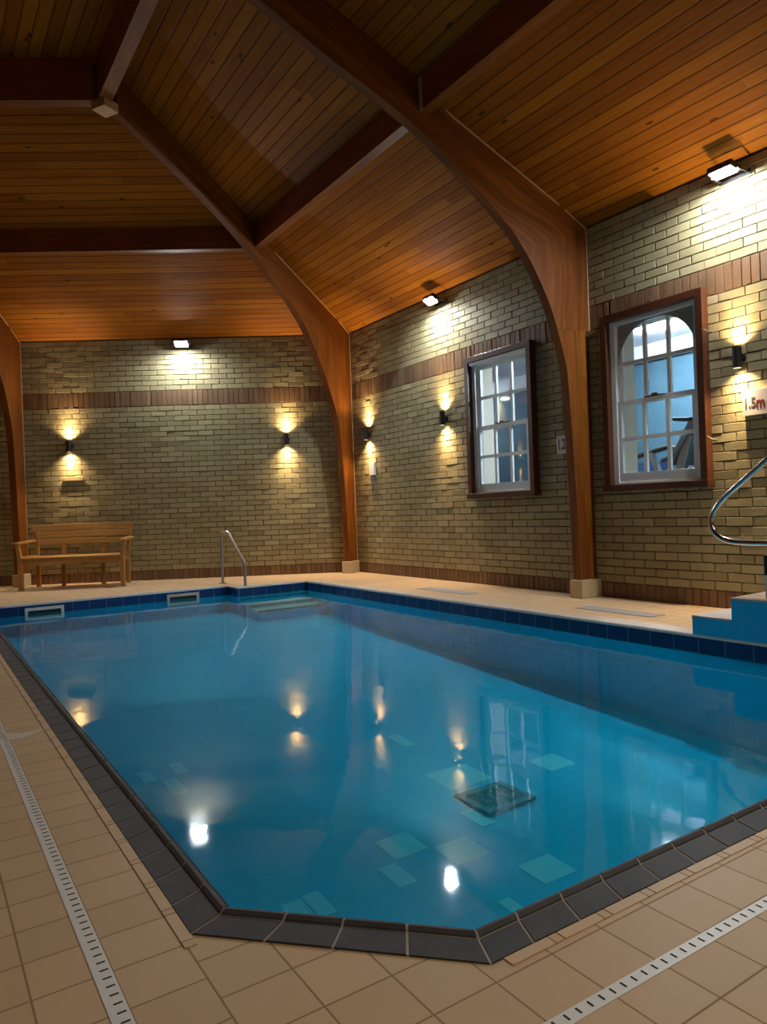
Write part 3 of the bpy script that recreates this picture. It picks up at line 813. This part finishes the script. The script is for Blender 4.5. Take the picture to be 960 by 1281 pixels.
# ------------------------------------------------------------------ signs and small wall things
def text_mesh(txt, size, mat, parent, pos, d, o, name='lettering', sx=1.0):
    cu = bpy.data.curves.new('txt', 'FONT'); cu.body = txt; cu.size = size; cu.offset = size * .018; cu.extrude = .0006; cu.align_x = 'CENTER'; cu.align_y = 'CENTER'
    ob = bpy.data.objects.new('txt', cu); COL.objects.link(ob)
    dg = bpy.context.evaluated_depsgraph_get(); me = bpy.data.meshes.new_from_object(ob.evaluated_get(dg)); bpy.data.objects.remove(ob)
    rgt = V(d); up = V(0, 0, 1); out = V(o)
    for v in me.vertices:
        v.co = V(pos) + rgt * (v.co.x * sx) + up * v.co.y + out * v.co.z
    inv = world(parent).inverted()
    for v in me.vertices: v.co = inv @ v.co
    me.materials.clear(); me.materials.append(mat); me.name = name
    x = bpy.data.objects.new(name, me); COL.objects.link(x); x.parent = parent; return x
def plate(name, label, cat, w, s0, s1, z0, z1, th, mat, rim=None):
    p, d, o = frame_of(w, s0, z0)
    r = thing(name, label, cat, p)
    b = MB(); b.obox(p + o * .0015, d * (s1 - s0), o * th, V(0, 0, z1 - z0)); b.build('plate', mat, r, bevel=.002)
    return r, d, o
M['signwhite'] = plain('white sign face', (.62, .58, .56), .35, 0, .5, .04)
# 1.2m sign: text reads towards -y (to the right as seen)
r, d, o = plate('depth_sign', 'white depth sign reading 1.2m half hidden behind the middle arch', 'sign', 'R', 4.87, 5.144, 1.395, 1.58, .012, M['signwhite'])
text_mesh('1.2', .145, M['navyink'], r, (XR - .0145, 5.075, 1.485), (0, -1, 0), (-1, 0, 0), sx=.6)
text_mesh('m', .105, M['redink'], r, (XR - .0145, 4.97, 1.475), (0, -1, 0), (-1, 0, 0), 'lettering', .7)
r, d, o = plate('depth_sign', 'thick white depth sign reading 1.5m at the right edge', 'sign', 'R', 2.9, 3.172, 1.525, 1.72, .03, M['signwhite'])
text_mesh('1.5', .11, M['greyink'], r, (XR - .0325, 3.115, 1.62), (0, -1, 0), (-1, 0, 0), sx=.75)
text_mesh('m', .125, M['redink'], r, (XR - .0325, 3.03, 1.615), (0, -1, 0), (-1, 0, 0), 'lettering', .75)
r, d, o = plate('notice_plate', 'small blank white plate below the wall light nearest the corner', 'sign', 'R', 8.56, 8.70, 1.4, 1.575, .03, M['white'])
b = MB(); b.box(XR - .02, XR - .0015, 8.575, 8.685, 1.32, 1.395); b.build('plate_shadow', M['grey'], r, bevel=.003)  # grey box stands in for the plate's shadow on the brick
plate('vent_cover', 'pale brick-like cover plate beneath the wall light over the bench', 'vent', 'B', 3.92, 4.205, 1.49, 1.545, .02, plain('buff cover', (.42, .34, .18), .6))
r, d, o = plate('fire_sign', 'dark red sign on the back wall at the far left edge', 'sign', 'B', 5.12, 5.5, 1.16, 1.36, .015, M['red'])
p, d, o = frame_of('B', 5.14, 1.18)
for k in range(4):
    b = MB(); b.obox(p + o * .017 + d * (.02 + .07 * k), d * .02, o * .001, V(0, 0, .09)); b.build('lettering', M['signwhite'], r)
for y, z, lab, m in ((7.177, 1.003, 'tiny dark bolt in the right wall left of the far window', 'black'), (4.0, 2.66, 'small metal screw hook above the arched window', 'brass')):
    b = MB(); b.tube([(XR + .005, y, z), (XR - .02, y, z), (XR - .03, y - .015, z + .006), (XR - .028, y - .03, z + .016)], .006, 8)
    tag(b.build('wall_hook', M[m], origin=(XR, y, z), smooth=True), lab, 'hook')

# ------------------------------------------------------------------ bench
bn = thing('garden_bench', 'slatted hardwood bench with curved back standing against the back wall', 'bench', (1.756, 10.43, 0), R(-27)); bn.location = (1.76, 10.43, 0)
def bb(nm, fn, bev=.005, par=None):
    b = MB(); fn(b); return b.build(nm, M['teak'], par or bn, local=True, bevel=bev)
HL, BL, DP = .66, .612, .47
for sx in (-1, 1):
    x, xb = sx * HL, sx * BL
    bb('leg', lambda b: (b.obox((x - .03, -.035, 0), (.06, 0, 0), (0, .06, 0), (0, 0, .42)), b.obox((x - .0275, -.035, .42), (.055, 0, 0), (0, .055, 0), (sx * .03, .0, .195))))
    bb('armrest', lambda b: b.obox((x - .035 + sx * .03, -.09, .615), (.08, 0, 0), (sx * -.03, .60, .02), (0, 0, .028)))
    bb('leg', lambda b: (b.obox((xb - .025, DP, 0), (.05, 0, 0), (0, .055, 0), (0, 0, .42)), b.obox((xb - .025, DP, .42), (.05, 0, 0), (0, .05, 0), (sx * .04, .1, .415))))
    bb('side_rail', lambda b: (b.obox((x - .016, 0, .345), (.032, 0, 0), (xb - x, DP + .02, 0), (0, 0, .06))))
    bb('side_rail', lambda b: (b.obox((x - .016, .01, .43), (.032, 0, 0), (xb - x, DP, 0), (0, 0, .022))))
for sx in (-1, 1):
    x = sx * .27
    bb('leg', lambda b: b.obox((x - .025, DP, 0), (.05, 0, 0), (0, .055, 0), (0, 0, .40)))
    bb('back_stile', lambda b: b.obox((x - .03, DP + .035, .40), (.06, 0, 0), (0, .025, 0), (0, .1, .40)))
bb('apron', lambda b: b.box(-HL + .02, HL - .02, -.03, -.002, .335, .405))
def seat(b):
    for k in range(6):
        w = HL - (HL - BL) * k / 5; b.box(-w, w, -.05 + k * .092, -.05 + k * .092 + .085, .405, .432)
bb('seat', seat, .004)
def slat(z0, z1, l0, l1):
    def fn(b):
        n = 12
        def pt(t, z, l, off):
            x = (t * 2 - 1) * l; y = DP - .005 + (z - .42) * .24 - .05 * (x / .72) ** 2 + off; return (x, y, z + .012 * (1 - (x / .72) ** 2))
        rows = [[pt(i / n, z, l, o) for i in range(n + 1)] for z, l, o in ((z0, l0, -.012), (z1, l1, -.012), (z1, l1, .012), (z0, l0, .012))]
        for k in range(4): b.strip(rows[k], rows[(k+1) % 4])
        b.face([r_[0] for r_ in rows]); b.face([r_[-1] for r_ in reversed(rows)])
    return fn
for z0, z1, l0, l1 in ((.768, .856, .655, .715), (.670, .752, .61, .645), (.578, .650, .585, .607)):
    bb('back_slat', slat(z0, z1, l0, l1), .003)

# ------------------------------------------------------------------ rails and steps
def bend(pts, rad=.05, n=5):
    pts = [V(p) for p in pts]; out = [pts[0]]
    for i in range(1, len(pts) - 1):
        a = (pts[i-1] - pts[i]); c = (pts[i+1] - pts[i]); r_ = min(rad, a.length * .48, c.length * .48)
        p, q = pts[i] + a.normalized() * r_, pts[i] + c.normalized() * r_
        for k in range(n + 1):
            t = k / n; out.append(p * (1-t)**2 + pts[i] * 2*t*(1-t) + q * t*t)
    out.append(pts[-1]); return out
gr = thing('grab_rail', 'slim steel grab rail leading into the water at the far underwater steps', 'handrail', (3.406, 9.2, 0))
b = MB(); b.tube(bend([(3.406, 9.2, 0), (3.406, 9.2, .68), (3.44, 9.05, .69), (3.485, 8.66, .325), (3.485, 8.62, .28), (3.485, 8.60, -.55)], .03), .019, 12); b.build('rail', M['dullsteel'], gr, smooth=True)
b = MB(); b.tube([(3.406, 9.2, 0), (3.406, 9.2, .012)], .05, 18); b.build('base_flange', M['dullsteel'], gr, smooth=True)
b = MB(); b.tube([(3.485, 8.648, .312), (3.485, 8.63, .285)], .025, 12); b.build('elbow', M['dullsteel'], gr, smooth=True)

st = thing('entry_steps', 'blue tiled block of steps with cream treads at the right edge', 'steps', (4.9, 2.4, 0))
b = MB(); t = MB()
zt = [.13, .268, .405, .54]; y = 2.888
for k, z in enumerate(zt):
    y1 = y - .275 if k < 3 else y - .75
    b.box(XO + .002, 5.46, y1, y, 0 if k == 0 else 0, z - .012)
    t.box(XO + .0, 5.462, y1 - .0, y + .002, z - .012, z); y = y1
b.build('riser_block', M['stairblue'], st, weld=False); t.build('tread', M['tread'], st, weld=False)
hr = thing('stair_rail', 'polished steel looped handrail above the blue steps at the right edge', 'handrail', (4.55, 2.0, .27))
def rz_(n, p): pass
ro = 4.55
k = ro / 4.35
Pz = lambda a, z: (ro, a * k, .9 + (z - .9) * k)
loop = [Pz(1.55, 1.62), Pz(1.85, 1.535), Pz(2.391, 1.118), Pz(2.573, .977), Pz(2.70, .877), Pz(2.76, .80), Pz(2.772, .735), Pz(2.755, .676), Pz(2.70, .632), Pz(2.62, .613), Pz(2.5, .61), Pz(2.2, .612), Pz(1.35, .62)]
b = MB(); b.tube(bend(loop, .045, 4), .0195, 14); b.build('rail', M['steel'], hr, smooth=True)
b = MB(); b.tube([Pz(1.36, .56), Pz(1.36, 1.0), Pz(1.45, 1.66), Pz(1.6, 1.605)], .0195, 14); b.build('post', M['steel'], hr, smooth=True)
po = thing('rail_post', 'short pale post with black cap on the second blue step', 'post', (4.40, 2.41, .268))
b = MB(); b.box(4.38, 4.42, 2.37, 2.448, .268, .41); b.build('post_foot', M['white'], po, bevel=.004)
b = MB(); b.box(4.378, 4.422, 2.368, 2.45, .41, .535); b.build('post_cap', M['black'], po, bevel=.004)

# ------------------------------------------------------------------ skimmers and drain
for x0, lab in ((.985, 'white framed skimmer opening in the far pool wall at the left'), (2.545, 'cream framed skimmer opening in the far pool wall near the grab rail')):
    r = thing('pool_skimmer', lab, 'skimmer', (x0 + .2, YF, -.19)); w_, z0, z1 = .4, -.19, -.038
    b = MB(); y0, y1 = YF - .022, YF + .0; e = .032
    b.box(x0, x0 + w_, y0, y1, z1 - e, z1); b.box(x0, x0 + w_, y0, y1, z0, z0 + e); b.box(x0, x0 + e, y0, y1, z0 + e, z1 - e); b.box(x0 + w_ - e, x0 + w_, y0, y1, z0 + e, z1 - e)
    b.build('skimmer_frame', M['white'] if x0 < 2 else M['tread'], r, bevel=.003)
    b = MB(); b.box(x0 + e, x0 + w_ - e, YF - .008, YF - .002, z0 + e, z1 - e); b.build('skimmer_flap', M['slot'], r)
dr = thing('floor_drain', 'dark square drain grate on the pool bottom', 'drain', (2.51, 2.9, zf(2.9)))
b = MB(); zz = zf(2.9) + .012
for x0, x1, y0, y1 in ((2.36, 2.40, 2.76, 3.04), (2.65, 2.69, 2.76, 3.04), (2.40, 2.65, 2.76, 2.80), (2.40, 2.65, 3.0, 3.04)): b.box(x0, x1, y0, y1, zz - .012, zz + .006)
b.build('grate_frame', M['drainrim'], dr, bevel=.002)
b = MB(); b.box(2.4, 2.65, 2.8, 3.0, zz - .012, zz - .006, 1)
for i in range(12): b.box(2.402 + i * .021, 2.412 + i * .021, 2.8, 3.0, zz - .006, zz + .003, 0)
b.build('grate', [M['drainrim'], M['drain']], dr)

# ------------------------------------------------------------------ world, camera
wd = bpy.data.worlds.new('night'); SC.world = wd; wd.use_nodes = True
bg = wd.node_tree.nodes.get('Background') or wd.node_tree.nodes.new('ShaderNodeBackground')
bg.inputs[0].default_value = (.02, .03, .05, 1); bg.inputs[1].default_value = .2

F_, PITCH, ROLL, TH = 901.84, -.002971, .0371782, .5773859
Fv = V(math.sin(TH) * math.cos(PITCH), math.cos(TH) * math.cos(PITCH), math.sin(PITCH))
Rv = V(math.cos(TH), -math.sin(TH), 0); Uv = Rv.cross(Fv)
c_, s_ = math.cos(ROLL), math.sin(ROLL)
R2 = Rv * c_ - Uv * s_; U2 = Uv * c_ + Rv * s_
cam = bpy.data.cameras.new('camera'); co = bpy.data.objects.new('camera', cam); COL.objects.link(co)
cam.sensor_fit = 'HORIZONTAL'; cam.sensor_width = 36; cam.lens = F_ * 36 / 960; cam.clip_start = .05
mw = Matrix.Identity(4)
for i in range(3):
    mw[i][0] = R2[i]; mw[i][1] = U2[i]; mw[i][2] = -Fv[i]
mw[0][3], mw[1][3], mw[2][3] = 0, 0, .9
co.matrix_world = mw
SC.camera = co
SC.view_settings.view_transform = 'Standard'; SC.view_settings.look = 'None'; SC.view_settings.gamma = 1
SC.view_settings.exposure = 1.62; SC.view_settings.use_curve_mapping = False
SC.cycles.use_denoising = True; SC.cycles.caustics_reflective = False; SC.cycles.caustics_refractive = False
SC.cycles.max_bounces = 8; SC.cycles.diffuse_bounces = 4; SC.cycles.transparent_max_bounces = 12
SC.cycles.sample_clamp_indirect = 6
